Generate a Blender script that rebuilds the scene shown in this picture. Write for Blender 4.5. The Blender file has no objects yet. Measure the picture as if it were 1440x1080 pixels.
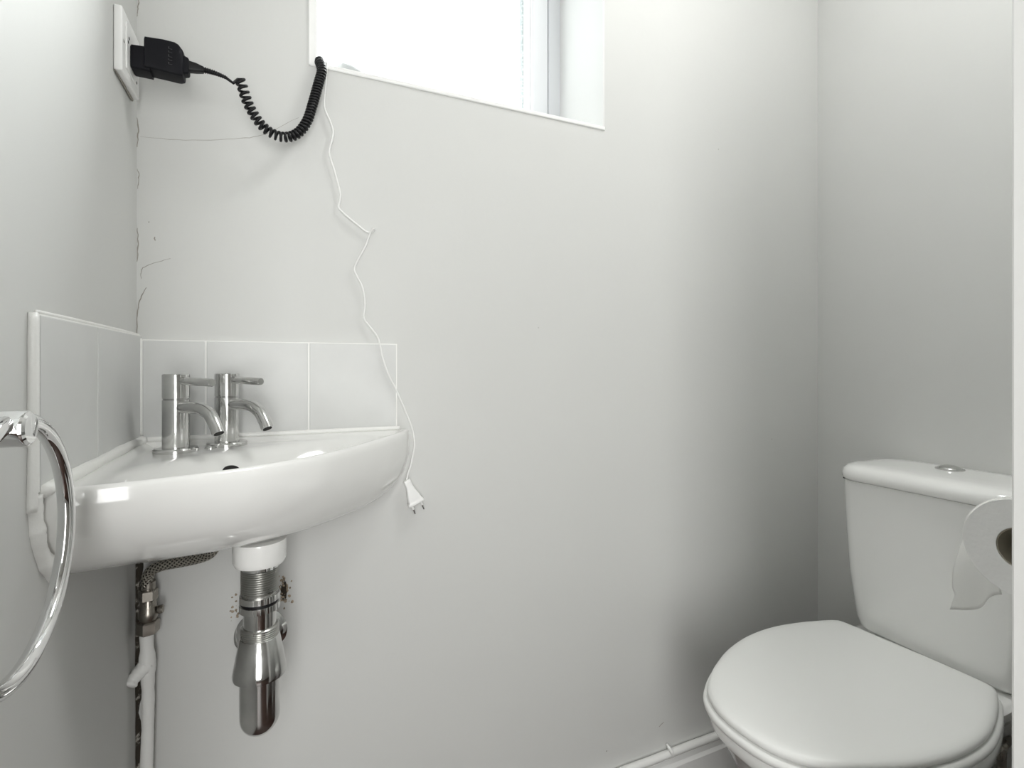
import bpy, bmesh, math, random
from mathutils import Vector, Matrix
random.seed(7)
scene = bpy.context.scene
COL = scene.collection

# ------------------------------------------------------------------ camera
cam_d = bpy.data.cameras.new('camera')
cam_d.sensor_width = 36.0
cam_d.lens = 722.0 / 1440.0 * 36.0
cam_d.shift_y = -24.0 / 1440.0
cam_d.clip_start = 0.01
cam = bpy.data.objects.new('camera', cam_d)
COL.objects.link(cam)
cam.location = (0.2068, -0.94, 1.0)
cam.rotation_euler = (math.radians(90), 0, math.radians(-23.77))
scene.camera = cam

# ------------------------------------------------------------------ world, lights, exposure
SKY = 1.3
SUN_W = 40.0
HALL_W = 21.5
ROOM_W = 7.6
world = bpy.data.worlds.new('sky')
scene.world = world
world.use_nodes = True
bg = world.node_tree.nodes['Background']
bg.inputs[0].default_value = (0.95, 0.98, 1.0, 1)
bg.inputs[1].default_value = SKY

# hazy low sun behind the overcast, reaching the side wall through the obscured window
sun_d = bpy.data.lights.new('hazy_sun', 'SUN')
sun_d.energy = SUN_W; sun_d.angle = math.radians(55); sun_d.color = (1.0, 1.0, 0.99)
sun = bpy.data.objects.new('hazy_sun', sun_d); COL.objects.link(sun)
sun.rotation_euler = Vector((-0.68, -0.56, -0.56)).to_track_quat('-Z', 'Y').to_euler()


def area(name, loc, rot, sx, sy, power, col):
    d = bpy.data.lights.new(name, 'AREA')
    d.shape = 'RECTANGLE'; d.size = sx; d.size_y = sy
    d.energy = power; d.color = col
    o = bpy.data.objects.new(name, d); COL.objects.link(o)
    o.location = loc; o.rotation_euler = rot
    return o


# fill panel added in the hall facing the open door; unseen room ceiling lamp
area('hall_fill_light', (0.10, -1.835, 0.98), (math.radians(90), 0, 0), 0.5, 1.6, HALL_W, (1.0, 1.0, 0.985))
area('room_ceiling_light', (1.0, -0.56, 2.335), (0, 0, 0), 0.35, 0.35, ROOM_W, (1.0, 1.0, 0.985))

vs = scene.view_settings
vs.view_transform = 'Standard'; vs.look = 'None'; vs.gamma = 1.0
vs.exposure = 0.0; vs.use_curve_mapping = False
scene.cycles.use_denoising = True
scene.cycles.max_bounces = 12
scene.cycles.diffuse_bounces = 8
scene.cycles.caustics_reflective = False
scene.cycles.caustics_refractive = False
scene.cycles.sample_clamp_indirect = 6.0

# ------------------------------------------------------------------ materials
def mat(name, col, rough=0.5, metal=0.0, coat=0.0, var=0.0, vscale=8.0, bump=0.0, bscale=60.0,
        rvar=0.0, spec=0.5, sheen=0.0, dirt=None, dirt_scale=20.0, dirt_thr=0.62):
    m = bpy.data.materials.new(name); m.use_nodes = True
    nt = m.node_tree; N = nt.nodes; L = nt.links
    b = N['Principled BSDF']
    b.inputs['Base Color'].default_value = (*col, 1)
    b.inputs['Roughness'].default_value = rough
    b.inputs['Metallic'].default_value = metal
    b.inputs['Coat Weight'].default_value = coat
    b.inputs['Coat Roughness'].default_value = 0.05
    b.inputs['Specular IOR Level'].default_value = spec
    tc = N.new('ShaderNodeTexCoord')
    out = None
    if var > 0:
        n = N.new('ShaderNodeTexNoise'); n.inputs['Scale'].default_value = vscale
        n.inputs['Detail'].default_value = 5
        L.new(tc.outputs['Object'], n.inputs['Vector'])
        r = N.new('ShaderNodeValToRGB')
        r.color_ramp.elements[0].position = 0.3; r.color_ramp.elements[1].position = 0.7
        r.color_ramp.elements[0].color = (*[c * (1 - var) for c in col], 1)
        r.color_ramp.elements[1].color = (*[min(1, c * (1 + var)) for c in col], 1)
        L.new(n.outputs['Fac'], r.inputs['Fac'])
        out = r.outputs['Color']
    if dirt:
        n = N.new('ShaderNodeTexNoise'); n.inputs['Scale'].default_value = dirt_scale
        n.inputs['Detail'].default_value = 8; n.inputs['Roughness'].default_value = 0.7
        L.new(tc.outputs['Object'], n.inputs['Vector'])
        r = N.new('ShaderNodeMapRange'); r.inputs['From Min'].default_value = dirt_thr
        r.inputs['From Max'].default_value = dirt_thr + 0.08
        L.new(n.outputs['Fac'], r.inputs['Value'])
        mx = N.new('ShaderNodeMix'); mx.data_type = 'RGBA'
        L.new(r.outputs['Result'], mx.inputs['Factor'])
        if out: L.new(out, mx.inputs['A'])
        else: mx.inputs['A'].default_value = (*col, 1)
        mx.inputs['B'].default_value = (*dirt, 1)
        out = mx.outputs['Result']
    if out: L.new(out, b.inputs['Base Color'])
    if rvar > 0:
        n = N.new('ShaderNodeTexNoise'); n.inputs['Scale'].default_value = 35
        n.inputs['Detail'].default_value = 6
        L.new(tc.outputs['Object'], n.inputs['Vector'])
        r = N.new('ShaderNodeMapRange'); r.inputs['From Min'].default_value = 0.4; r.inputs['From Max'].default_value = 0.75
        r.inputs['To Min'].default_value = rough; r.inputs['To Max'].default_value = rough + rvar
        L.new(n.outputs['Fac'], r.inputs['Value']); L.new(r.outputs['Result'], b.inputs['Roughness'])
    if bump > 0:
        n = N.new('ShaderNodeTexNoise'); n.inputs['Scale'].default_value = bscale
        n.inputs['Detail'].default_value = 4
        L.new(tc.outputs['Object'], n.inputs['Vector'])
        bp = N.new('ShaderNodeBump'); bp.inputs['Strength'].default_value = bump
        bp.inputs['Distance'].default_value = 0.002
        L.new(n.outputs['Fac'], bp.inputs['Height']); L.new(bp.outputs['Normal'], b.inputs['Normal'])
    return m


WALLC = (0.612, 0.615, 0.602)
M = {}
M['paint'] = mat('painted_plaster', WALLC, 0.6, var=0.012, vscale=3, bump=0.12, bscale=45, spec=0.3)
M['white_paint'] = mat('white_gloss_paint', (0.82, 0.82, 0.81), 0.3, bump=0.1, bscale=25)
M['reveal'] = mat('reveal_paint', (0.70, 0.70, 0.69), 0.5)
M['ceiling'] = mat('ceiling_paint', (0.74, 0.74, 0.72), 0.8)
M['pvc'] = mat('window_plastic', (0.64, 0.655, 0.675), 0.35)
M['ceramic'] = mat('glazed_ceramic', (0.80, 0.80, 0.785), 0.12, coat=0.6, dirt=(0.45, 0.42, 0.36), dirt_scale=70, dirt_thr=0.80)
M['wc_ceramic'] = mat('toilet_ceramic', (0.87, 0.872, 0.86), 0.16, coat=0.5)
M['wc_plastic'] = mat('toilet_seat_plastic', (0.83, 0.835, 0.82), 0.38)
M['tile'] = mat('splashback_tile', (0.63, 0.635, 0.627), 0.42, spec=0.3, var=0.03, vscale=14, bump=0.05, bscale=20)
M['grout'] = mat('grout', (0.85, 0.85, 0.83), 0.8)
M['silicone'] = mat('silicone_sealant', (0.84, 0.84, 0.82), 0.35, bump=0.5, bscale=120)
M['chrome'] = mat('chrome', (0.62, 0.62, 0.61), 0.09, metal=1.0, rvar=0.18, var=0.14, vscale=25)
M['chrome_bright'] = mat('chrome_polished', (0.78, 0.78, 0.78), 0.05, metal=1.0)
M['thread'] = mat('threaded_metal', (0.52, 0.52, 0.50), 0.25, metal=1.0, rvar=0.2)
M['nickel'] = mat('tarnished_nickel', (0.36, 0.335, 0.30), 0.25, metal=1.0, rvar=0.25)
M['dark'] = mat('black_gap', (0.012, 0.011, 0.010), 0.9)
M['gap'] = mat('dirty_gap', (0.035, 0.028, 0.02), 0.95, dirt=(0.4, 0.38, 0.34), dirt_scale=90, dirt_thr=0.55)
M['crack'] = mat('crack', (0.30, 0.28, 0.25), 0.9)
M['black'] = mat('black_plastic', (0.006, 0.006, 0.0085), 0.5, spec=0.15)
M['black2'] = mat('black_rubber', (0.006, 0.006, 0.007), 0.42, spec=0.3)
M['emboss'] = mat('dark_grey_print', (0.03, 0.03, 0.034), 0.5)
M['white_plastic'] = mat('white_plastic', (0.84, 0.84, 0.83), 0.35)
M['white_cord'] = mat('white_cord', (0.80, 0.80, 0.79), 0.45)
M['grey_plastic'] = mat('grey_plastic', (0.30, 0.31, 0.31), 0.4)
M['paper'] = mat('toilet_paper', (0.88, 0.88, 0.875), 0.95, bump=0.25, bscale=220, spec=0.1)
M['card'] = mat('cardboard', (0.32, 0.29, 0.23), 0.9)
M['debris'] = mat('crumbled_plaster', (0.33, 0.27, 0.20), 0.95, var=0.4, vscale=160)
M['hall'] = mat('hall_paint', (0.58, 0.575, 0.555), 0.7)
M['gasket'] = mat('pane_gasket', (0.45, 0.50, 0.51), 0.6, dirt=(0.75, 0.80, 0.80), dirt_scale=180, dirt_thr=0.5)
M['pipe_paint'] = mat('painted_pipe', (0.80, 0.80, 0.785), 0.42, bump=0.5, bscale=70)


def braid_material():
    m = mat('steel_braid', (0.42, 0.40, 0.36), 0.35, metal=0.9)
    N = m.node_tree.nodes; L = m.node_tree.links; b = N['Principled BSDF']
    uv = N.new('ShaderNodeUVMap')
    hs = []
    for a in (0.7, -0.7):
        mp = N.new('ShaderNodeMapping'); mp.inputs['Rotation'].default_value = (0, 0, a)
        L.new(uv.outputs['UV'], mp.inputs['Vector'])
        w = N.new('ShaderNodeTexWave'); w.inputs['Scale'].default_value = 1.2; w.bands_direction = 'X'
        L.new(mp.outputs['Vector'], w.inputs['Vector']); hs.append(w.outputs['Fac'])
    mx = N.new('ShaderNodeMath'); mx.operation = 'MAXIMUM'
    L.new(hs[0], mx.inputs[0]); L.new(hs[1], mx.inputs[1])
    r = N.new('ShaderNodeValToRGB'); r.color_ramp.elements[0].position = 0.35; r.color_ramp.elements[1].position = 0.9
    r.color_ramp.elements[0].color = (0.04, 0.037, 0.03, 1); r.color_ramp.elements[1].color = (0.55, 0.52, 0.46, 1)
    L.new(mx.outputs[0], r.inputs['Fac']); L.new(r.outputs['Color'], b.inputs['Base Color'])
    bp = N.new('ShaderNodeBump'); bp.inputs['Strength'].default_value = 0.8; bp.inputs['Distance'].default_value = 0.001
    L.new(mx.outputs[0], bp.inputs['Height']); L.new(bp.outputs['Normal'], b.inputs['Normal'])
    return m


M['braid'] = braid_material()


def wood_material():
    m = bpy.data.materials.new('dark_red_wood_floor'); m.use_nodes = True
    N = m.node_tree.nodes; L = m.node_tree.links; b = N['Principled BSDF']
    tc = N.new('ShaderNodeTexCoord')
    mp = N.new('ShaderNodeMapping'); mp.inputs['Scale'].default_value = (10, 1.2, 1)
    L.new(tc.outputs['Object'], mp.inputs['Vector'])
    n = N.new('ShaderNodeTexNoise'); n.inputs['Scale'].default_value = 5; n.inputs['Detail'].default_value = 8
    L.new(mp.outputs['Vector'], n.inputs['Vector'])
    r = N.new('ShaderNodeValToRGB')
    r.color_ramp.elements[0].position = 0.3; r.color_ramp.elements[1].position = 0.75
    r.color_ramp.elements[0].color = (0.020, 0.009, 0.007, 1); r.color_ramp.elements[1].color = (0.075, 0.036, 0.024, 1)
    L.new(n.outputs['Fac'], r.inputs['Fac']); L.new(r.outputs['Color'], b.inputs['Base Color'])
    b.inputs['Roughness'].default_value = 0.4
    return m


M['floor'] = wood_material()


def glass_material():
    # obscured (patterned) daylight glass: part clear, part scattering
    m = bpy.data.materials.new('frosted_glass'); m.use_nodes = True
    N = m.node_tree.nodes; L = m.node_tree.links
    N.remove(N['Principled BSDF']); out = N['Material Output']
    tr = N.new('ShaderNodeBsdfTransparent'); tr.inputs[0].default_value = (0.93, 0.95, 0.95, 1)
    tl = N.new('ShaderNodeBsdfTranslucent'); tl.inputs[0].default_value = (0.9, 0.93, 0.93, 1)
    gl = N.new('ShaderNodeBsdfGlossy'); gl.inputs['Roughness'].default_value = 0.12
    tc = N.new('ShaderNodeTexCoord')
    v = N.new('ShaderNodeTexNoise'); v.inputs['Scale'].default_value = 160; v.inputs['Detail'].default_value = 3
    L.new(tc.outputs['Object'], v.inputs['Vector'])
    bp = N.new('ShaderNodeBump'); bp.inputs['Strength'].default_value = 0.8; bp.inputs['Distance'].default_value = 0.002
    L.new(v.outputs['Fac'], bp.inputs['Height']); L.new(bp.outputs['Normal'], gl.inputs['Normal'])
    L.new(bp.outputs['Normal'], tl.inputs['Normal'])
    m1 = N.new('ShaderNodeMixShader'); m1.inputs[0].default_value = 0.12
    L.new(tr.outputs[0], m1.inputs[1]); L.new(tl.outputs[0], m1.inputs[2])
    m2 = N.new('ShaderNodeMixShader'); m2.inputs[0].default_value = 0.05
    L.new(m1.outputs[0], m2.inputs[1]); L.new(gl.outputs[0], m2.inputs[2])
    L.new(m2.outputs[0], out.inputs['Surface'])
    return m


M['glass'] = glass_material()

def translucent(m, col, fac):
    N = m.node_tree.nodes; L = m.node_tree.links
    t = N.new('ShaderNodeBsdfTranslucent'); t.inputs[0].default_value = (*col, 1)
    x = N.new('ShaderNodeMixShader'); x.inputs[0].default_value = fac
    L.new(N['Principled BSDF'].outputs[0], x.inputs[1]); L.new(t.outputs[0], x.inputs[2])
    L.new(x.outputs[0], N['Material Output'].inputs['Surface'])


M['sheet'] = mat('toilet_paper_sheet', (0.88, 0.88, 0.875), 0.95, bump=0.25, bscale=220, spec=0.1)
translucent(M['sheet'], (0.95, 0.95, 0.94), 0.8)

# ------------------------------------------------------------------ helpers
def obj(name, bm, m, parent=None, smooth=False, sharp=None):
    me = bpy.data.meshes.new(name)
    bmesh.ops.recalc_face_normals(bm, faces=bm.faces[:])
    bm.to_mesh(me); bm.free()
    me.materials.append(M[m] if isinstance(m, str) else m)
    if smooth:
        for p in me.polygons: p.use_smooth = True
        if sharp is not None:
            me.set_sharp_from_angle(angle=math.radians(sharp))
    o = bpy.data.objects.new(name, me); COL.objects.link(o)
    if parent is not None:
        o.parent = parent
        o.matrix_parent_inverse = Matrix.Translation(parent_world(parent)).inverted()
    return o


def parent_world(p):
    v = Vector(p.location)
    if p.parent is not None and p.type == 'EMPTY':
        v = v + parent_world(p.parent)
    return v


def thing(name, label, cat, loc=(0, 0, 0), group=None):
    o = bpy.data.objects.new(name, None); COL.objects.link(o)
    o.empty_display_size = 0.05
    o.location = loc
    return tag(o, label, cat, group)


def tag(o, label, cat, group=None):
    o['label'] = label; o['category'] = cat
    if group: o['group'] = group
    return o


def struct(name, bm, m, parent=None, smooth=False, sharp=None):
    o = obj(name, bm, m, parent, smooth, sharp)
    if parent is None: o['kind'] = 'structure'
    return o


def box(bm, x0, x1, y0, y1, z0, z1, bev=0.0, seg=2):
    r = bmesh.ops.create_cube(bm, size=1.0)
    vs_ = r['verts']
    for v in vs_:
        v.co = Vector(((x0 + x1) / 2 + v.co.x * (x1 - x0), (y0 + y1) / 2 + v.co.y * (y1 - y0), (z0 + z1) / 2 + v.co.z * (z1 - z0)))
    if bev > 0:
        es = list({e for v in vs_ for e in v.link_edges})
        bmesh.ops.bevel(bm, geom=es, offset=bev, segments=seg, affect='EDGES', profile=0.5)
    return bm


def nbox(*a, **k):
    return box(bmesh.new(), *a, **k)


def catmull(pts, n=8, closed=False):
    P = [Vector(p) for p in pts]; out = []
    m = len(P); cnt = m if closed else m - 1
    for i in range(cnt):
        p1, p2 = P[i], P[(i + 1) % m]
        p0 = P[(i - 1) % m] if (closed or i > 0) else p1 * 2 - p2
        p3 = P[(i + 2) % m] if (closed or i + 2 < m) else p2 * 2 - p1
        for k in range(n):
            t = k / n
            out.append(0.5 * ((2 * p1) + (p2 - p0) * t + (2 * p0 - 5 * p1 + 4 * p2 - p3) * t * t + (3 * p1 - p0 - 3 * p2 + p3) * t ** 3))
    if not closed: out.append(P[-1])
    return out


def tube(bm, pts, rad, seg=12, closed=False, caps=True, uv=False):
    P = [Vector(p) for p in pts]; n = len(P)
    rads = rad if isinstance(rad, (list, tuple)) else [rad] * n
    T = []
    for i in range(n):
        a = P[(i - 1) % n] if (closed or i > 0) else P[i]
        b = P[(i + 1) % n] if (closed or i < n - 1) else P[i]
        T.append((b - a).normalized())
    up = Vector((0, 0, 1)) if abs(T[0].z) < 0.9 else Vector((1, 0, 0))
    nrm = (up - T[0] * up.dot(T[0])).normalized()
    rings = []; ln = 0; lens = []
    for i in range(n):
        if i:
            nrm = (nrm - T[i] * nrm.dot(T[i])).normalized(); ln += (P[i] - P[i - 1]).length
        lens.append(ln)
        bn = T[i].cross(nrm)
        rings.append([bm.verts.new(P[i] + (nrm * math.cos(2 * math.pi * k / seg) + bn * math.sin(2 * math.pi * k / seg)) * rads[i]) for k in range(seg)])
    lay = bm.loops.layers.uv.verify() if uv else None
    for i in range(n if closed else n - 1):
        A, B = rings[i], rings[(i + 1) % n]
        for k in range(seg):
            f = bm.faces.new((A[k], A[(k + 1) % seg], B[(k + 1) % seg], B[k]))
            if uv:
                us = (k / seg, (k + 1) / seg, (k + 1) / seg, k / seg); vv = (lens[i], lens[i], lens[i + 1], lens[i + 1])
                for l, u_, v_ in zip(f.loops, us, vv): l[lay].uv = (u_ * 3, v_ * 60)
    if caps and not closed:
        bm.faces.new(rings[0]); bm.faces.new(rings[-1])
    return bm


def lathe(bm, prof, seg=40, origin=(0, 0, 0), axis='Z', mtx=None):
    """prof: list of (radius, height); poles where radius is 0."""
    rings = []
    O = Vector(origin)

    def place(x, y, h):
        v = {'Z': Vector((x, y, h)), 'X': Vector((h, x, y)), 'Y': Vector((x, h, y))}[axis]
        if mtx is not None: v = mtx @ v
        return v + O
    for r, h in prof:
        if r < 1e-6: rings.append([bm.verts.new(place(0, 0, h))])
        else: rings.append([bm.verts.new(place(r * math.cos(2 * math.pi * k / seg), r * math.sin(2 * math.pi * k / seg), h)) for k in range(seg)])
    for A, B in zip(rings[:-1], rings[1:]):
        for k in range(seg):
            k2 = (k + 1) % seg
            if len(A) == 1 and len(B) == 1: continue
            if len(A) == 1: bm.faces.new((A[0], B[k2], B[k]))
            elif len(B) == 1: bm.faces.new((A[k], A[k2], B[0]))
            else: bm.faces.new((A[k], A[k2], B[k2], B[k]))
    if len(rings[0]) > 1: bm.faces.new(rings[0])
    if len(rings[-1]) > 1: bm.faces.new(rings[-1])
    return bm


def loft(bm, rings, cap0=True, cap1=True):
    R = [[bm.verts.new(p) for p in r] for r in rings]
    n = len(R[0])
    for A, B in zip(R[:-1], R[1:]):
        for k in range(n):
            bm.faces.new((A[k], A[(k + 1) % n], B[(k + 1) % n], B[k]))
    if cap0: bm.faces.new(R[0])
    if cap1: bm.faces.new(R[-1])
    return bm


def inset(outline, d):
    """offset a closed CCW 2-D outline inwards by d"""
    n = len(outline); out = []
    for i in range(n):
        a, b = outline[i - 1], outline[(i + 1) % n]
        t = Vector((b[0] - a[0], b[1] - a[1])).normalized()
        out.append((outline[i][0] - t.y * d, outline[i][1] + t.x * d))
    return out


def rrect(x0, x1, y0, y1, r, n=6):
    o = []
    for cx, cy, a0 in ((x1 - r, y1 - r, 0), (x0 + r, y1 - r, 90), (x0 + r, y0 + r, 180), (x1 - r, y0 + r, 270)):
        for k in range(n + 1):
            a = math.radians(a0 + 90 * k / n); o.append((cx + r * math.cos(a), cy + r * math.sin(a)))
    return o


def sm(a, b, x):
    t = max(0.0, min(1.0, (x - a) / (b - a))); return t * t * (3 - 2 * t)


def interp(tab, x):
    if x <= tab[0][0]: return tab[0][1]
    for (a, va), (b, vb) in zip(tab[:-1], tab[1:]):
        if x <= b: return va + (vb - va) * (x - a) / (b - a)
    return tab[-1][1]

# ------------------------------------------------------------------ room shell
W = 1.527; CE = 2.34; FY = -0.725; FT = -0.835; HY = -1.85; HX0 = -0.7; HX1 = 1.7
WX0, WX1, WZ0, WZ1 = 0.2434, 0.8405, 1.513, 2.16; WT = 0.30

bm = bmesh.new()
box(bm, HX0 - 0.1, WX0, 0, WT, 0, CE); box(bm, WX1, W + 0.15, 0, WT, 0, CE)
box(bm, WX0, WX1, 0, WT, 0, WZ0); box(bm, WX0, WX1, 0, WT, WZ1, CE)
wall_back = struct('wall_back', bm, 'paint')
wall_left = struct('wall_left', nbox(-0.12, 0, FT, 0, 0, CE), 'paint')
wall_right = struct('wall_right', nbox(W, W + 0.12, FT, 0, 0, CE), 'paint')
bm = bmesh.new(); DX0, DX1, DZ = 0.03, 0.758, 2.0
box(bm, 0, DX0, FT, FY, 0, CE); box(bm, DX1, W, FT, FY, 0, CE); box(bm, DX0, DX1, FT, FY, DZ, CE)
wall_front = struct('wall_front', bm, 'paint')
struct('floor', nbox(HX0 - 0.1, HX1 + 0.1, HY - 0.1, 0, -0.05, 0), 'floor')
struct('ceiling', nbox(HX0 - 0.1, HX1 + 0.1, HY - 0.1, WT, CE, CE + 0.05), 'ceiling')
struct('wall_hall_far', nbox(HX0 - 0.1, HX1 + 0.1, HY - 0.1, HY, 0, CE), 'hall')
bm = bmesh.new(); box(bm, HX0 - 0.1, HX0, HY, FT, 0, CE); box(bm, HX0 - 0.1, -0.12, FT, FT + 0.05, 0, CE)
struct('wall_hall_west', bm, 'hall')
bm = bmesh.new(); box(bm, HX1, HX1 + 0.1, HY, FT, 0, CE); box(bm, W + 0.12, HX1 + 0.1, FT, FT + 0.05, 0, CE)
struct('wall_hall_east', bm, 'hall')

# door lining (bright white edge beside the toilet roll)
bm = bmesh.new()
box(bm, 0.742, DX1, FT - 0.002, FY + 0.002, 0, DZ, 0.002)
box(bm, 0.03, 0.046, FT - 0.002, FY + 0.002, 0, DZ, 0.002)
box(bm, 0.03, DX1, FT - 0.002, FY + 0.002, DZ - 0.016, DZ)
box(bm, 0.728, 0.742, FT + 0.02, FT + 0.06, 0, DZ - 0.016)
struct('trim_1', bm, 'white_paint')

# skirting boards
def skirting(name, a, b, nrm):
    t, h = 0.017, 0.105
    d = Vector(b) - Vector(a); nv = Vector(nrm)
    prof = [(0, 0), (t, 0), (t, h - 0.02), (t - 0.004, h - 0.012), (t - 0.006, h - 0.003), (t - 0.01, h), (0, h)]
    bm = bmesh.new()
    loft(bm, [[Vector(a) + nv * p + Vector((0, 0, z)) for p, z in prof], [Vector(b) + nv * p + Vector((0, 0, z)) for p, z in prof]])
    return struct(name, bm, 'white_paint')


skirting('baseboard_back', (0.03, 0, 0), (W, 0, 0), (0, -1, 0))
skirting('baseboard_right', (W, -0.02, 0), (W, FY, 0), (-1, 0, 0))

# ------------------------------------------------------------------ window
win = bpy.data.objects.new('window_1', None); COL.objects.link(win); win['kind'] = 'structure'
win.location = ((WX0 + WX1) / 2, 0.2, WZ0)
FYw = 0.19
def frame_bm(x0, x1, z0, z1, wl, wr, wb, wt, y0, y1, bev=0.003):
    bm = bmesh.new()
    box(bm, x0, x0 + wl, y0, y1, z0, z1, bev); box(bm, x1 - wr, x1, y0, y1, z0, z1, bev)
    box(bm, x0 + wl - 0.001, x1 - wr + 0.001, y0, y1, z0, z0 + wb, bev); box(bm, x0 + wl - 0.001, x1 - wr + 0.001, y0, y1, z1 - wt, z1, bev)
    return bm


obj('window_frame', frame_bm(WX0 - 0.02, WX1, WZ0 - 0.01, WZ1, 0.022, 0.0375, 0.035, 0.035, FYw, FYw + 0.07), 'pvc', win)
sash = obj('window_sash', frame_bm(WX0 + 0.003, WX1 - 0.0435, WZ0 + 0.028, WZ1 - 0.038, 0.040, 0.046, 0.046, 0.046, FYw - 0.012, FYw + 0.05, 0.005), 'pvc', win)
obj('frame_gap', nbox(WX1 - 0.0445, WX1 - 0.0365, FYw + 0.004, FYw + 0.05, WZ0 + 0.02, WZ1 - 0.03), 'dark', win)
obj('pane_gasket', frame_bm(WX0 + 0.050, WX1 - 0.0975, WZ0 + 0.080, WZ1 - 0.090, 0.006, 0.006, 0.006, 0.006, FYw + 0.014, FYw + 0.026, 0.001), 'gasket', win)
obj('glazing_bead', frame_bm(WX0 + 0.041, WX1 - 0.0885, WZ0 + 0.072, WZ1 - 0.082, 0.010, 0.010, 0.010, 0.010, FYw - 0.004, FYw + 0.02, 0.003), 'white_plastic', win)
obj('pane', nbox(WX0 + 0.045, WX1 - 0.092, FYw + 0.018, FYw + 0.024, WZ0 + 0.076, WZ1 - 0.086), 'glass', win)
obj('window_sill', nbox(WX0, WX1, -0.003, FYw, WZ0, WZ0 + 0.0085, 0.002), 'white_paint', win)
bm = bmesh.new()
box(bm, WX1 - 0.004, WX1, 0.0, FYw, WZ0 + 0.0085, WZ1); box(bm, WX0, WX0 + 0.004, 0.0, FYw, WZ0 + 0.0085, WZ1)
box(bm, WX0, WX1, 0.0, FYw, WZ1 - 0.004, WZ1)
obj('reveal_lining', bm, 'reveal', win)
bm = bmesh.new()
box(bm, WX0 - 0.001, WX0 + 0.0125, -0.0035, 0.004, WZ0 + 0.001, WZ1, 0.001)
obj('corner_bead', bm, 'white_plastic', win)

# added frames, out of view, round the hall fill panel and the ceiling lamp
fill_frame = bpy.data.objects.new('hall_fill_frame', None); COL.objects.link(fill_frame); fill_frame['kind'] = 'structure'
fill_frame.location = (0.10, HY, 0.98)
bm = bmesh.new()
for a in ((-.19, -.15, .14, 1.82), (.35, .39, .14, 1.82), (-.15, .35, .14, .18), (-.15, .35, 1.78, 1.82)):
    box(bm, a[0], a[1], HY, HY + .03, a[2], a[3], .003)
obj('window_frame', bm, 'pvc', fill_frame)  # dressing for the hall fill panel, no opening behind it
bm = bmesh.new()
for a in ((.805, .825, -.755, -.365), (1.175, 1.195, -.755, -.365), (.825, 1.175, -.755, -.735), (.825, 1.175, -.385, -.365)):
    box(bm, a[0], a[1], a[2], a[3], CE - .012, CE, .002)
struct('trim_2', bm, 'white_paint')

# ------------------------------------------------------------------ splashback tiles
TT = 0.0065; TZ0, TZ1 = 0.8885, 1.0405
def tiles(wall, spans, axis):
    for a, b in spans:
        g = 0.0012
        bm = nbox(a + g, b - g, -TT, 0.0005, TZ0, TZ1, 0.0012) if axis == 'x' else nbox(-0.0005, TT, a + g, b - g, TZ0, TZ1 + 0.006, 0.0012)
        obj('tile', bm, 'tile', wall)


tiles(wall_back, ((0.0075, 0.0913), (0.0913, 0.2423), (0.2423, 0.3903)), 'x')
tiles(wall_left, ((-0.352, -0.1983), (-0.1983, -0.0005)), 'y')
obj('grout', nbox(0.0015, 0.391, -TT + 0.0008, 0.0, TZ0, TZ1 + 0.0012), 'grout', wall_back)
bm = nbox(0.0, TT - 0.0008, -0.3535, -0.001, TZ0, TZ1 + 0.0072)
obj('grout', bm, 'grout', wall_left)
# lumpy sealed edge at the open end of the side tiles
def lumpy(pts, r, amp, seg=10, n=8, seed=1):
    rnd = random.Random(seed); P = catmull(pts, n)
    K = [rnd.uniform(-1, 1) for _ in range(len(P) + 8)]
    return tube(bmesh.new(), P, [r * (1 + amp * (K[i] * .15 + K[i // 3] * .25 * (1 - i % 3 / 3) + K[i // 3 + 1] * .25 * (i % 3 / 3) + K[i // 6] * .5 * (1 - i % 6 / 6) + K[i // 6 + 1] * .5 * (i % 6 / 6))) for i in range(len(P))], seg)


obj('edge_sealant', lumpy([(0.003, -0.356, 1.048), (0.003, -0.3565, 0.98), (0.003, -0.3565, 0.92), (0.002, -0.357, 0.872)], 0.0042, 0.25, seed=3), 'silicone', wall_left, True)
obj('edge_sealant', lumpy([(0.004, -0.352, 1.049), (0.003, -0.25, 1.0495), (0.003, -0.1, 1.049), (0.003, -0.005, 1.048)], 0.0025, 0.3, seed=4), 'silicone', wall_left, True)
obj('edge_sealant', lumpy([(0.0065, -0.0065, 1.043), (0.0068, -0.0068, 0.97), (0.0065, -0.0065, 0.895)], 0.0018, 0.3, seed=5), 'silicone', wall_back, True)

# plaster cracks and the crumbling hole round the waste pipe
def crack(wall, pts, r=0.0006, y=0.0):
    rnd = random.Random(len(pts) * 13 + int(pts[0][1] * 1000))
    P = catmull([(x, y, z) for x, z in pts], 6)
    P = [p + Vector((rnd.uniform(-1, 1) * 0.0006, 0, rnd.uniform(-1, 1) * 0.0006)) for p in P]
    n = len(P)
    o = obj('plaster_crack', tube(bmesh.new(), P, [max(0.00015, r * (0.55 + 0.45 * math.sin(math.pi * (i + 0.5) / n)) * rnd.uniform(0.7, 1.2)) for i in range(n)], 5), 'crack', wall)
    return o


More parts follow.
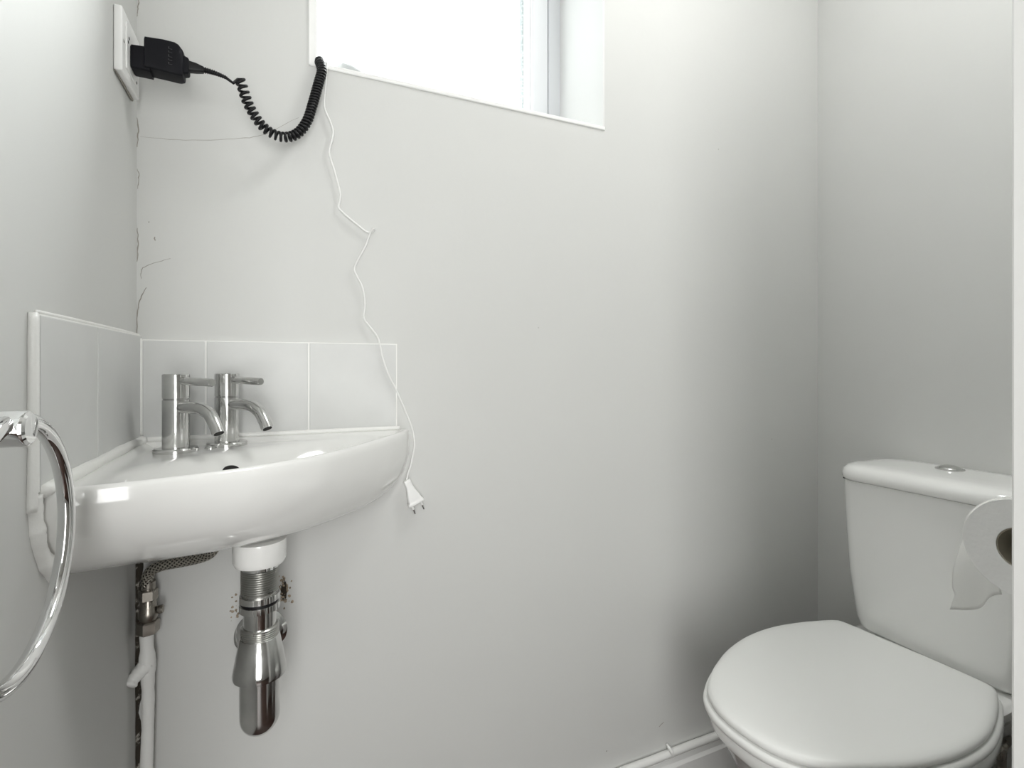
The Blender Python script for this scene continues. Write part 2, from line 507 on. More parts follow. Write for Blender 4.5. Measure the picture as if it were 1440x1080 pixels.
for pts, r in (([(0.003, 1.60), (0.003, 1.556), (0.0015, 1.5426), (0.001, 1.53)], 0.0007),
               ([(0.001, 1.377), (0.002, 1.3565), (0.001, 1.333)], 0.0008),
               ([(0.001, 1.30), (0.003, 1.29), (0.001, 1.27)], 0.0006),
               ([(0.001, 1.21), (0.0018, 1.19), (0.001, 1.159)], 0.0008),
               ([(0.0125, 1.1213), (0.0053, 1.1036), (0.0012, 1.0818), (0.001, 1.05)], 0.0009),
               ([(0.0062, 1.1339), (0.0053, 1.1414), (0.008, 1.1502), (0.0216, 1.1589), (0.0436, 1.168)], 0.0005),
               ([(0.004, 1.3495), (0.0624, 1.3544), (0.1311, 1.3689), (0.1725, 1.3833), (0.2266, 1.4221)], 0.0004),
               ([(0.0225, 1.1992), (0.0234, 1.1939)], 0.0008),
               ([(0.0152, 1.2216), (0.0157, 1.2202)], 0.0009), ([(0.6796, 1.0806), (0.6801, 1.0796)], 0.0010),
               ([(1.1685, 1.5295), (1.1690, 1.5285)], 0.0010), ([(0.9880, 0.1760), (1.0020, 0.1830)], 0.0007),
               ([(1.35, 0.815), (1.3508, 0.8138)], 0.0010), ([(0.845, 0.164), (0.8462, 0.1628)], 0.0012)):
    crack(wall_back, pts, r)

rnd = random.Random(11)
bm = bmesh.new()
def lump(bm, c, s, rnd):
    r = bmesh.ops.create_icosphere(bm, subdivisions=1, radius=s)
    for v in r['verts']:
        v.co = Vector((v.co.x * rnd.uniform(0.6, 1.3), v.co.y * rnd.uniform(0.3, 0.7), v.co.z * rnd.uniform(0.6, 1.3))) + Vector(c)


for k in range(70):
    side = rnd.random() < 0.6
    cx, cz, sx, sz = (0.2035, 0.628, 0.006, 0.014) if side else (0.135, 0.612, 0.005, 0.014)
    lump(bm, (rnd.gauss(cx, sx), 0.0, rnd.gauss(cz, sz)), rnd.uniform(0.0006, 0.0028) * (1.2 if side else 0.9), rnd)
o = obj('crumbled_plaster', bm, 'debris', wall_back); o['kind'] = 'stuff'
bm = bmesh.new()
P = []
for k in range(26):
    a = 2 * math.pi * k / 26
    P.append((0.204 + math.cos(a) * 0.0042 * rnd.uniform(0.6, 1.3), 0.627 + math.sin(a) * 0.017 * rnd.uniform(0.75, 1.2)))
loft(bm, [[Vector((x, -0.0012, z)) for x, z in P], [Vector((x, 0.004, z)) for x, z in P]])
obj('wall_hole', bm, 'gap', wall_back)

# ragged dark gap down the corner behind the supply pipe
bm = bmesh.new(); rings = []
rnd = random.Random(5)
for k in range(60):
    z = 0.76 - k * 0.0129
    w = interp(((0, 0.006), (8, 0.009), (16, 0.012), (22, 0.004), (24, 0.011), (40, 0.008), (59, 0.006)), k) * rnd.uniform(0.55, 1.2)
    d = 0.0065
    rings.append([Vector((0.0004, -d - rnd.uniform(0, 0.003), z)), Vector((w * 0.6, -d * 0.9, z)), Vector((w, -0.0006, z)), Vector((0.0004, -0.0006, z))])
loft(bm, rings)
obj('corner_gap', bm, 'gap', wall_left)

# ------------------------------------------------------------------ corner wash basin
RT = [(0, .413), (7, .394), (13.9, .376), (22, .359), (30.7, .349), (44, .344), (53.2, .342), (66.3, .3385), (76.8, .338), (83.4, .339), (90, .343)]
GT_L = [(.757, 0), (.7575, .40), (.7625, .55), (.772, .665), (.785, .775), (.80, .865), (.82, .930), (.84, .975), (.86, .995), (.875, 1.001), (.8825, 1.001), (.8860, .997), (.8875, .988)]
GT_R = [(.757, 0), (.7575, .62), (.7600, .75), (.7655, .845), (.776, .905), (.79, .948), (.81, .982), (.84, 1.003), (.86, 1.006), (.875, 1.006), (.8825, 1.003), (.8860, .997), (.8875, .988)]


def Rth(t):
    pts = RT; d = t
    # smooth interpolation of the measured front curve
    i = 0
    while i < len(pts) - 2 and d > pts[i + 1][0]: i += 1
    (a, va), (b, vb) = pts[i], pts[i + 1]
    ma = (vb - va) / (b - a) if i == 0 else (pts[i + 1][1] - pts[i - 1][1]) / (pts[i + 1][0] - pts[i - 1][0])
    mb = (vb - va) / (b - a) if i == len(pts) - 2 else (pts[i + 2][1] - pts[i][1]) / (pts[i + 2][0] - pts[i][0])
    h = b - a; s = (d - a) / h
    return (2 * s**3 - 3 * s**2 + 1) * va + (s**3 - 2 * s**2 + s) * h * ma + (-2 * s**3 + 3 * s**2) * vb + (s**3 - s**2) * h * mb


def ztop(x, y, v):
    ax, ay = x, -y
    raise_ = max(sm(.945, .985, v), 1 - sm(.010, .028, ax), 1 - sm(.010, .028, ay))
    z = .880 + .0072 * raise_
    m_ = (1 - sm(.70, .955, v)) * sm(.225, .40, ax + ay) * sm(.025, .10, ax) * sm(.025, .10, ay)
    return z - .105 * m_


basin = thing('wash_basin', 'glossy white ceramic corner wash basin fixed where the two tiled walls meet', 'basin', (0.17, -0.16, 0.757))
bm = bmesh.new(); NT = 72; cols = []
vs_top = [i / 50 * .988 for i in range(1, 51)]
c0 = bm.verts.new((0.0, 0.0, ztop(0, 0, 0)))
cb = bm.verts.new((0.0, 0.0, .757))
for i in range(NT + 1):
    t = 90 * i / NT; R_ = Rth(t); ca, sa = math.cos(math.radians(t)), -math.sin(math.radians(t))
    col = []
    for v in vs_top:
        x, y = R_ * v * ca, R_ * v * sa
        col.append(bm.verts.new((x, y, ztop(x, y, v) if v < .987 else .8875)))
    mixr = 1 - sm(5, 85, t)
    for (zl, gl), (zr, gr) in zip(reversed(GT_L[1:-1]), reversed(GT_R[1:-1])):
        z, g = zl + (zr - zl) * mixr, gl + (gr - gl) * mixr
        col.append(bm.verts.new((R_ * g * ca, R_ * g * sa, z)))
    cols.append(col)
for A, B in zip(cols[:-1], cols[1:]):
    bm.faces.new((c0, A[0], B[0])); bm.faces.new((cb, A[-1], B[-1]))
    for k in range(len(A) - 1): bm.faces.new((A[k], A[k + 1], B[k + 1], B[k]))
bm.faces.new([c0] + cols[0] + [cb]); bm.faces.new([c0] + cols[-1] + [cb])
obj('bowl', bm, 'ceramic', basin, True, 50)
lx, ly = 0.1743, -0.16
obj('waste_boss', lathe(bmesh.new(), [(.030, .765), (.0335, .765), (.0335, .739), (.031, .7335), (.024, .7325), (0, .7325)], 44, (lx, ly, 0)), 'ceramic', basin, True, 40)
# overflow slot
ox, oy = .1420, -.200
for k in range(90):      # the slot sits where the back slope of the bowl is seen over the front rim
    oy += .001; ox -= .00007
    ov = math.hypot(ox, oy) / Rth(math.degrees(math.atan2(-oy, ox)))
    oz = ztop(ox, oy, ov)
    if ox + -oy < .277: break
e = .002
gx = (ztop(ox + e, oy, ov) - ztop(ox - e, oy, ov)) / (2 * e); gy = (ztop(ox, oy + e, ov) - ztop(ox, oy - e, ov)) / (2 * e)
nv = Vector((-gx, -gy, 1)).normalized(); tv = Vector((.72, .69, 0)); tv = (tv - nv * tv.dot(nv)).normalized(); bv = nv.cross(tv)
bm = bmesh.new()
ring = [(math.cos(2 * math.pi * k / 24), math.sin(2 * math.pi * k / 24)) for k in range(24)]
loft(bm, [[Vector((ox, oy, oz)) + tv * (c * .0125) + bv * (s * .0075) + nv * h for c, s in ring] for h in (-.002, .0014)])
obj('overflow_slot', bm, 'dark', basin)
# sealant along the walls
obj('sealant_bead', lumpy([(.0085, -.350, .8885), (.009, -.25, .890), (.009, -.15, .8905), (.0085, -.06, .8905), (.010, -.012, .890)], .0065, .2, seed=8), 'silicone', basin, True)
obj('sealant_bead', lumpy([(.010, -.009, .890), (.10, -.0085, .890), (.25, -.0085, .890), (.395, -.0085, .890)], .004, .12, seed=9), 'silicone', basin, True)
obj('sealant_bead', lumpy([(.001, -.352, .886), (.001, -.350, .865), (.001, -.343, .840), (.001, -.330, .820), (.001, -.309, .800), (.001, -.290, .787)], .0075, .35, seed=10), 'silicone', basin, True)
st = obj('chain_stay', lathe(bmesh.new(), [(.0085, .8795), (.0085, .8815), (.006, .8835), (0, .884)], 24, (.1055, -.0655, 0)), 'chrome', basin, True, 40)

# ------------------------------------------------------------------ taps
def make_tap(label):
    t = thing('pillar_tap', label, 'tap', (0, 0, 0), None)
    obj('base_flange', lathe(bmesh.new(), [(.0, 0), (.0278, 0), (.0278, .0045), (.0262, .0065), (.0175, .0072), (0, .0072)], 48), 'chrome', t, True, 35)
    obj('tap_body', lathe(bmesh.new(), [(0, .006), (.0170, .006), (.0170, .0738), (.0160, .0745), (.0160, .0758), (0, .0758)], 48), 'chrome', t, True, 35)
    obj('tap_head', lathe(bmesh.new(), [(0, .0752), (.0162, .0752), (.0170, .0760), (.0170, .1092), (.0160, .1102), (0, .1102)], 48), 'chrome', t, True, 35)
    # local +X is the pouring direction
    obj('lever', tube(bmesh.new(), [(.0125, 0, .1005), (.03, 0, .1003), (.078, 0, .0990), (.0795, 0, .0990)], [.0056, .0056, .0056, .0048], 20), 'chrome', t, True, 40)
    P = catmull([(.010, 0, .0632), (.035, 0, .0640), (.058, 0, .0625), (.076, 0, .0545), (.0875, 0, .0415), (.094, 0, .031)], 6)
    sp = obj('spout', tube(bmesh.new(), P, .0083, 24), 'chrome', t, True, 50)
    d = (P[-1] - P[-2]).normalized()
    obj('spout_outlet', tube(bmesh.new(), [P[-1] - d * .001, P[-1] + d * .0004], .0064, 20), 'dark', sp)
    return t


for (x, y, a, lab) in ((.0645, -.0825, -50, 'chrome pillar tap with lever, the one standing closer to the towel ring'),
                       (.1245, -.0445, -52, 'chrome pillar tap with lever, the one with its lever before the wide middle tile')):
    t = make_tap(lab); t['group'] = 'pillar taps on the corner basin'
    t.location = (x, y, .8798); t.rotation_euler = (0, 0, math.radians(a))

# ------------------------------------------------------------------ bottle trap
trap = thing('bottle_trap', 'chrome bottle trap with threaded waste under the corner basin', 'waste trap', (lx, ly, .499))
O = (lx, ly, 0)
obj('waste_collar', lathe(bmesh.new(), [(0, .7323), (.0235, .7323), (.0235, .7270), (0, .7270)], 40, O), 'chrome_bright', trap, True, 40)
prof = [(0, .7272)]; z = .7270
while z > .696:
    prof += [(.0215, z), (.0236, z - .0012), (.0236, z - .0018)]; z -= .0030
prof += [(.0215, .6915), (0, .6915)]
obj('threaded_waste', lathe(bmesh.new(), prof, 40, O), 'thread', trap, True, 30)
def knurl(z0, z1, r, m='chrome'):
    bm = bmesh.new(); n = 64
    def rg(zz, rr, k_): return [Vector((lx + (rr + (k_ if k % 2 else 0)) * math.cos(2 * math.pi * k / n), ly + (rr + (k_ if k % 2 else 0)) * math.sin(2 * math.pi * k / n), zz)) for k in range(n)]
    loft(bm, [rg(z1, r - .003, 0), rg(z1 - .001, r - .0005, .0005), rg(z0 + .001, r - .0005, .0005), rg(z0, r - .003, 0)])
    return obj('lock_nut', bm, m, trap, True, 25)


knurl(.6825, .6925, .0252)
obj('rubber_washer', lathe(bmesh.new(), [(0, .6828), (.0235, .6828), (.0235, .680), (0, .680)], 40, O), 'black2', trap, True, 40)
knurl(.6700, .6802, .0256)
obj('inlet_tube', lathe(bmesh.new(), [(0, .672), (.0205, .672), (.0205, .642), (0, .642)], 40, O), 'chrome', trap, True, 40)
prof = [(0, .6485), (.0225, .6485)]; z = .6478
while z > .634:
    prof += [(.0232, z), (.0243, z - .0008), (.0232, z - .0018)]; z -= .0027
prof += [(.0232, .630), (0, .630)]
obj('threaded_collar', lathe(bmesh.new(), prof, 40, O), 'thread', trap, True, 30)
obj('cone_sleeve', lathe(bmesh.new(), [(0, .6345), (.0240, .6345), (.0250, .6335), (.0325, .594), (.0338, .586), (.0334, .5825), (.0265, .5820), (0, .5820)], 48, O), 'chrome', trap, True, 35)
prof = [(0, .588), (.0252, .588), (.0252, .527)]
for k in range(1, 9):
    a = math.pi / 2 * k / 8; prof.append((.0252 * math.cos(a), .527 - .0262 * math.sin(a)))
prof[-1] = (0, .5008)
obj('bottle', lathe(bmesh.new(), prof, 48, O), 'chrome', trap, True, 35)
obj('outlet_pipe', tube(bmesh.new(), [(lx, ly + .012, .604), (lx - .002, -.08, .590), (lx - .004, -.001, .572)], .0165, 28), 'chrome', trap, True, 40)
obj('wall_flange', lathe(bmesh.new(), [(.017, -.012), (.024, -.0105), (.034, -.0055), (.0395, -.001), (.0395, -.0002), (.016, -.0002)], 44, (lx - .005, 0, .562), 'Y'), 'chrome_bright', trap, True, 50)

# ------------------------------------------------------------------ water supply under the basin
sup = thing('supply_pipe', 'white painted water pipe with brass-toned valve and braided hose in the corner', 'pipe', (.0195, -.03, 0))
px_, py_ = .0195, -.030
rnd = random.Random(21); P = []; R_ = []
for k in range(64):
    z = 0.0 + k * (.613 / 63); P.append((px_ - .0012 * math.sin(k * .21), py_ + .0006 * math.sin(k * .4), z))
    R_.append(.0089 * rnd.uniform(.96, 1.05) + (.0016 if 545 < z * 1000 < 575 else 0) - (.001 if z < .53 else 0))
obj('painted_pipe', tube(bmesh.new(), P, R_, 16), 'pipe_paint', sup, True)
bm = bmesh.new()
tube(bm, catmull([(px_ + .001, py_, .562), (.012, -.037, .556), (.005, -.043, .549), (.0015, -.048, .543)], 5), [.0112, .0116, .0108, .0110, .0102, .0096, .0100, .0092, .0084, .0090, .0080, .0086, .0092, .0098, .0090, .006], 12)
obj('pipe_clip', bm, 'pipe_paint', sup, True)
def hexnut(z0, z1, r, c, n=6, rot=0.3):
    bm = bmesh.new()
    def rg(zz, rr): return [Vector((c[0] + rr * math.cos(rot + 2 * math.pi * k / n), c[1] + rr * math.sin(rot + 2 * math.pi * k / n), zz)) for k in range(n)]
    loft(bm, [rg(z0, r * .9), rg(z0 + .0015, r), rg(z1 - .0015, r), rg(z1, r * .9)]); return bm


val = obj('isolation_valve', lathe(bmesh.new(), [(0, .624), (.0095, .624), (.0105, .628), (.0125, .632), (.0125, .640), (.0105, .645), (.0105, .664), (0, .664)], 32, (px_ + .0015, py_, 0)), 'nickel', sup, True, 30)
obj('compression_nut', hexnut(.6075, .6255, .0148, (px_ + .001, py_)), 'nickel', val)
obj('union_nut', hexnut(.656, .672, .0122, (px_ + .0015, py_), rot=.1), 'nickel', val)
obj('valve_screw', lathe(bmesh.new(), [(0, .012), (.0052, .012), (.0062, .0145), (.0062, .019), (.0045, .0202), (0, .0202)], 20, (px_ + .001, py_ - .002, .6405), 'X'), 'nickel', val, True, 40)
P = catmull([(px_ + .0010, py_, .672), (.0200, -.033, .6874), (.0262, -.037, .7010), (.0403, -.043, .7085), (.0612, -.051, .7125), (.085, -.061, .7175), (.1044, -.072, .7260), (.114, -.080, .742), (.116, -.082, .7535)], 8)
obj('braided_hose', tube(bmesh.new(), P, .0078, 20, uv=True), 'braid', sup, True)
obj('hose_ferrule', tube(bmesh.new(), [(px_ + .0015, py_, .668), (px_ + .0018, py_ - .0005, .684)], .0090, 24), 'nickel', sup, True, 40)

# pipe lying on the skirting with a painted clip
sk = thing('skirting_pipe', 'thin white painted pipe running along the top of the skirting board', 'pipe', (.9, -.0095, .105))
rnd = random.Random(2)
P = [(.04 + i * .0295, -.0095 + rnd.uniform(-.0005, .0005), .1148 + rnd.uniform(-.0005, .0005)) for i in range(50)]
obj('painted_pipe', tube(bmesh.new(), P, .0088, 14), 'pipe_paint', sk, True)
P = catmull([(1.009, -.002, .1315), (1.009, -.010, .129), (1.010, -.018, .1235), (1.011, -.0215, .116)], 4)
obj('pipe_clip', tube(bmesh.new(), P, [.0036, .003, .0026, .004, .0045, .003, .0035, .0042, .0045, .0035, .0025, .0022, .0018], 8), 'pipe_paint', sk, True)

# ------------------------------------------------------------------ shaver socket
sock = thing('shaver_socket', 'square white shaver socket outlet on the wall above the basin', 'socket', (0, -.073, 1.433))
SY0, SY1, SZ0, SZ1 = -.116, -.030, 1.390, 1.476
plate = obj('face_plate', nbox(.0002, .010, SY0, SY1, SZ0, SZ1, .0022, 3), 'white_plastic', sock, True, 40)
obj('raised_panel', nbox(.0095, .0115, -.100, -.046, 1.402, 1.464, .0008), 'white_plastic', sock)
for yy, zz in ((-.1085, 1.433), (-.0375, 1.433)):
    obj('fixing_screw', lathe(bmesh.new(), [(0, .0098), (.0028, .0098), (.0026, .0107), (0, .0108)], 16, (0, yy, zz), 'X'), 'chrome', sock, True, 40)
for yy, zz in ((-.094, 1.440), (-.052, 1.457), (-.052, 1.406), (-.090, 1.447)):
    obj('socket_hole', lathe(bmesh.new(), [(0, .0112), (.0021, .0112), (.0021, .01175), (0, .01175)], 14, (0, yy, zz), 'X'), 'dark', sock)
obj('edge_sealant', lumpy([(.002, SY0, SZ0 - .001), (.002, -.08, SZ0 - .001), (.002, -.032, SZ0 - .0015)], .0016, .5, seed=31), 'crack', sock, True)

# ------------------------------------------------------------------ black adapter and coiled cord
ad = thing('charger_plug', 'black shaver charger plugged in the wall socket with a coiled black cord', 'charger', (.012, -.073, 1.435))
def xloft(sections, m, name, parent, bev=.003):
    """sections: (x, y0, y1, z0, z1) rounded rectangles along X"""
    bm = bmesh.new(); rings = []
    for x, y0, y1, z0, z1 in sections:
        r = min(bev, (y1 - y0) * .45, (z1 - z0) * .45)
        rings.append([Vector((x, a, b)) for a, b in rrect(y0, y1, z0, z1, r, 4)])
    loft(bm, rings); return obj(name, bm, m, parent, True, 35)


for yy in (-.081, -.065):
    obj('pin', lathe(bmesh.new(), [(0, .004), (.002, .004), (.002, .014), (0, .014)], 12, (0, yy, 1.4265), 'X'), 'chrome', ad)
xloft([(.0117, -.0855, -.0610, 1.4120, 1.4415), (.0130, -.0865, -.0600, 1.4105, 1.4430), (.034, -.0865, -.0600, 1.4100, 1.4445)], 'black', 'plug_base', ad)
body = xloft([(.0275, -.087, -.061, 1.4160, 1.4545), (.0285, -.0885, -.0595, 1.4140, 1.4565), (.050, -.0885, -.0595, 1.4130, 1.4580), (.0635, -.0883, -.0597, 1.4120, 1.4575), (.0680, -.0878, -.0602, 1.4120, 1.4555), (.0725, -.086, -.062, 1.4130, 1.4500), (.0735, -.084, -.064, 1.4150, 1.4480)], 'black', 'adapter_body', ad, .0025)
xloft([(.0725, -.083, -.065, 1.4185, 1.4450), (.0785, -.082, -.066, 1.4200, 1.4430), (.0795, -.081, -.067, 1.4215, 1.4415)], 'black', 'end_cap', ad)
# faint raised marks on the face that looks into the room (illegible lettering running upwards)
bm = bmesh.new(); zz = 1.4235
for h in (.0042, .0030, .0046, .0034, .0040):
    box(bm, .0560, .0572, -.0891, -.0884, zz, zz + h * .8); box(bm, .0560, .0608, -.0891, -.0884, zz, zz + .0007)
    zz += h + .0016
obj('raised_lettering', bm, 'emboss', body)
xloft([(.0785, -.0800, -.0680, 1.4260, 1.4400), (.088, -.0795, -.0685, 1.4270, 1.4390), (.097, -.0785, -.0695, 1.4285, 1.4365)], 'black2', 'cord_collar', ad, .002)
A = Vector((.0965, -.074, 1.4328)); B = Vector((.1265, -.0705, 1.4295))
P = []; R_ = []
for k in range(45):
    s = k / 44; P.append(A.lerp(B, s) + Vector((0, 0, -.0012 * math.sin(math.pi * s) * -1)))
    R_.append((.0046 - .0020 * s) * (1 if k % 4 < 2 else .78))
obj('strain_relief', tube(bmesh.new(), P, R_, 14), 'black2', ad, True, 30)
# coil centre line, then a helix with a varying pitch
CP = catmull([(.1425, -.066, 1.4350), (.1462, -.063, 1.4260), (.1500, -.060, 1.4130), (.1567, -.055, 1.3980), (.1693, -.049, 1.3805), (.1850, -.043, 1.3705), (.2047, -.037, 1.3695), (.2235, -.031, 1.3810), (.2385, -.027, 1.4055), (.2480, -.023, 1.4390), (.2570, -.019, 1.4766), (.2625, -.015, 1.5010), (.2595, -.004, 1.5210), (.2640, .015, 1.5300), (.275, .045, 1.5300)], 24)
L_ = [0]
for a, b in zip(CP[:-1], CP[1:]): L_.append(L_[-1] + (b - a).length)
tot = L_[-1]
def at(s):
    s = max(0, min(tot, s)); i = 0
    lo, hi = 0, len(L_) - 1
    while hi - lo > 1:
        m_ = (lo + hi) // 2
        if L_[m_] <= s: lo = m_
        else: hi = m_
    t = (s - L_[lo]) / max(1e-9, L_[hi] - L_[lo]); return CP[lo].lerp(CP[hi], t)


def frame(s):
    t = (at(s + .002) - at(s - .002)).normalized(); n = Vector((0, -1, 0)); n = (n - t * n.dot(t)).normalized(); return t, n, t.cross(n)


HP = [Vector((.1245, -.0706, 1.4300)), Vector((.1300, -.0690, 1.4275)), Vector((.1345, -.0680, 1.4250))]
s = 0.0; ang = math.pi * .9
while s < tot:
    pitch = interp(((0, .0085), (.03, .0078), (.10, .0072), (.15, .0060), (.19, .0050), (1, .0048)), s)
    t, n, b = frame(s)
    HP.append(at(s) + (n * math.cos(ang) + b * math.sin(ang)) * .0062)
    ang += 2 * math.pi / 20; s += pitch / 20
obj('coiled_cord', tube(bmesh.new(), HP, .0021, 8), 'black2', ad, True)

# ------------------------------------------------------------------ white cord with a two-pin plug
wc = thing('white_power_cord', 'thin kinked white cord hanging from the windowsill, ending in a two-pin plug', 'cord', (.42, -.012, .733))
Y = -.006
WP = [(.300, .10, 1.5245), (.285, .04, 1.5245), (.2735, .004, 1.5255), (.2712, -.0055, 1.5180), (.2690, Y, 1.480), (.2672, Y, 1.4456), (.2765, Y, 1.422), (.2812, Y, 1.4055), (.2795, Y, 1.390), (.2752, Y, 1.3678), (.2845, Y, 1.335), (.2925, Y, 1.303), (.2925, Y, 1.290), (.2905, Y, 1.2766), (.2965, Y, 1.2690), (.310, Y, 1.2580), (.3246, Y, 1.2474), (.336, Y, 1.2395), (.3440, Y - .001, 1.2385), (.3505, Y - .004, 1.2425), (.3475, Y - .007, 1.2432), (.3425, Y - .003, 1.2350), (.335, Y, 1.213), (.3235, Y, 1.190), (.3165, Y, 1.1718), (.3215, Y, 1.158), (.3306, Y, 1.1391), (.3345, Y, 1.112), (.3325, Y, 1.0875), (.340, Y, 1.075), (.3552, Y - .004, 1.0543), (.3605, Y - .004, 1.036), (.3651, Y - .004, 1.014), (.3750, Y - .004, .986), (.3866, Y - .004, .9628), (.3990, Y - .003, .935), (.4090, Y, .912), (.4165, Y, .893), (.4215, Y, .872), (.4225, Y, .855), (.4200, Y, .840), (.4150, Y - .002, .820), (.4085, Y - .004, .802), (.4070, Y - .006, .7935)]
obj('cord', tube(bmesh.new(), catmull(WP, 6), .00165, 10), 'white_cord', wc, True)
PA = Vector((.4065, -.0125, .7950)); PB = Vector((.4245, -.0125, .7510)); ax = (PB - PA).normalized()
pr = Vector((-ax.z, 0, ax.x)); yv = Vector((0, -1, 0))
def plug_ring(s, w, d):
    c = PA.lerp(PB, s); return [c + pr * a + yv * b for a, b in rrect(-w, w, -d, d, min(w, d) * .5, 4)]
bm = bmesh.new()
loft(bm, [plug_ring(s, w, d) for s, w, d in ((0, .0040, .0040), (.02, .0062, .0045), (.10, .0064, .0048), (.25, .0062, .0050), (.45, .0082, .0055), (.65, .0112, .0060), (.80, .0125, .0062), (.88, .0128, .0062), (.90, .0152, .0066), (.97, .0154, .0066), (1.0, .0146, .0060))])
obj('plug_body', bm, 'white_plastic', wc, True, 40)
for sg in (-1, 1):
    q = PB + pr * (.0088 * sg)
    pn = obj('pin_sleeve', tube(bmesh.new(), [q - ax * .002, q + ax * .0075], .0021, 12), 'white_plastic', wc, True, 40)
    obj('pin', tube(bmesh.new(), [q + ax * .006, q + ax * .0150, q + ax * .0165], [.0019, .0019, .0010], 12), 'chrome_bright', wc, True, 40)

# ------------------------------------------------------------------ things on the windowsill
ap = thing('small_appliance', 'dark grey rounded appliance lying on the windowsill by the cords', 'appliance', (.325, .10, WZ0 + .0085))
bm = bmesh.new(); rings = []
for x, r in ((.288, .004), (.290, .018), (.296, .0275), (.305, .0315), (.325, .0310), (.345, .0275), (.365, .0230), (.385, .0195), (.398, .016), (.404, .010), (.406, .003)):
    rings.append([Vector((x, .10 + math.cos(2 * math.pi * k / 24) * r * .9, WZ0 + .0088 + r + math.sin(2 * math.pi * k / 24) * r)) for k in range(24)])
loft(bm, rings); obj('appliance_body', bm, 'grey_plastic', ap, True)
bm = bmesh.new(); box(bm, .318, .352, .068, .080, WZ0 + .027, WZ0 + .041, .004); obj('grip_button', bm, 'black2', ap, True, 40)
cp = thing('white_container', 'white rounded container standing on the windowsill before the frosted pane', 'container', (.592, .105, WZ0 + .0087))
obj('container_body', lathe(bmesh.new(), [(0, .0), (.033, 0), (.035, .004), (.035, .030), (.034, .031), (0, .031)], 36, (.592, .105, WZ0 + .0087)), 'white_plastic', cp, True, 40)
obj('container_lid', lathe(bmesh.new(), [(0, .0308), (.036, .0308), (.036, .038), (.033, .048), (.024, .057), (.012, .0615), (0, .0622)], 36, (.592, .105, WZ0 + .0087)), 'white_plastic', cp, True, 40)

# ------------------------------------------------------------------ towel ring
tr = thing('towel_ring', 'chrome towel ring on a short post fixed to the wall beside the basin', 'towel ring', (0, -.508, .962))
ty, tz = -.512, .9605
obj('wall_rose', lathe(bmesh.new(), [(0, .0002), (.024, .0002), (.024, .004), (.022, .006), (0, .006)], 40, (0, ty, tz), 'X'), 'chrome_bright', tr, True, 35)
obj('post', lathe(bmesh.new(), [(0, .005), (.0118, .005), (.0118, .0535), (.0112, .0555), (.0095, .0568), (0, .0572)], 40, (0, ty, tz), 'X'), 'chrome_bright', tr, True, 35)
P = []
for k in range(96):
    a = 2 * math.pi * k / 96; P.append((.0465, -.505 + .0835 * math.sin(a), .8815 + .0835 * math.cos(a)))
obj('ring', tube(bmesh.new(), P, .0056, 18, closed=True), 'chrome_bright', tr, True)

# ------------------------------------------------------------------ toilet
CY = -.337
wcx = thing('toilet', 'white close-coupled toilet with closed lid and dual flush cistern', 'toilet', (1.2, CY, 0))
half = [(.8585, .0), (.8605, .030), (.868, .058), (.888, .090), (.925, .119), (.97, .1425), (1.031, .166), (1.109, .182), (1.19, .182), (1.262, .167), (1.315, .149), (1.336, .139), (1.345, .124)]
up = [Vector((x, h, 0)) for x, h in half]
full = up + [Vector((1.3475, .06, 0)), Vector((1.3475, 0, 0)), Vector((1.3475, -.06, 0))] + [Vector((x, -h, 0)) for x, h in reversed(half[1:])]
oc = [(p.x, p.y) for p in catmull(full, 4, closed=True)]
oc = list(reversed(oc))   # counter-clockwise
area2 = sum(oc[i][0] * oc[(i + 1) % len(oc)][1] - oc[(i + 1) % len(oc)][0] * oc[i][1] for i in range(len(oc)))
if area2 < 0: oc.reverse()
def shrink(base, d):
    return [(1.12 + (x - 1.12) * (1 - d / .22), y * (1 - d / .182)) for x, y in base]


def skew(x, y, deg):
    # the seat and lid sit a little crooked on their hinges
    a = math.radians(deg); dx = x - 1.10
    return 1.095 + dx * math.cos(a) - y * math.sin(a), dx * math.sin(a) + y * math.cos(a)


def plate_loft(levels, base, deg):
    return loft(bmesh.new(), [[Vector((*[c + o for c, o in zip(skew(x, y, deg), (0, CY))], z)) for x, y in shrink(base, d)] for d, z in levels])


# pan
def pan_ring(t, z, d=0.0):
    n = len(oc); r = []
    src = shrink(oc, d)
    for x, y in src:
        bx = 1.22 + (x - 1.12) * .80; by = y * .58
        r.append(Vector((x * (1 - t) + bx * t, (y * (1 - t) + by * t) + CY, z)))
    return r


bm = bmesh.new()
loft(bm, [pan_ring(0, .408, .012), pan_ring(0, .404, .005), pan_ring(0, .397, .003), pan_ring(0, .383, .004), pan_ring(0, .374, .010), pan_ring(.06, .360, .012), pan_ring(.16, .33, .014), pan_ring(.40, .27, .016), pan_ring(.72, .20, .012), pan_ring(.95, .13, .0), pan_ring(1.0, .06, -.004), pan_ring(1.0, .012, -.012), pan_ring(1.0, 0, -.012)])
obj('pan', bm, 'wc_ceramic', wcx, True, 60)
bm = bmesh.new()
sec = []
for z, x0, hw in ((.300, 1.34, .075), (.345, 1.31, .105), (.385, 1.295, .135), (.412, 1.29, .146), (.418, 1.294, .142), (.419, 1.30, .134)):
    sec.append([Vector((a, b, z)) for a, b in rrect(x0, 1.515, CY - hw, CY + hw, .02, 5)])
loft(bm, sec); obj('back_shelf', bm, 'wc_ceramic', wcx, True, 50)
seat_o = [(1.12 + (x - 1.12) * (1.022 if x < 1.12 else 1.0), y * 1.025) for x, y in oc]
obj('seat', plate_loft([(.012, .425), (.005, .425), (.001, .4225), (0, .418), (.001, .4125), (.006, .4095), (.012, .4095)], seat_o, 2.2), 'wc_plastic', wcx, True, 60)
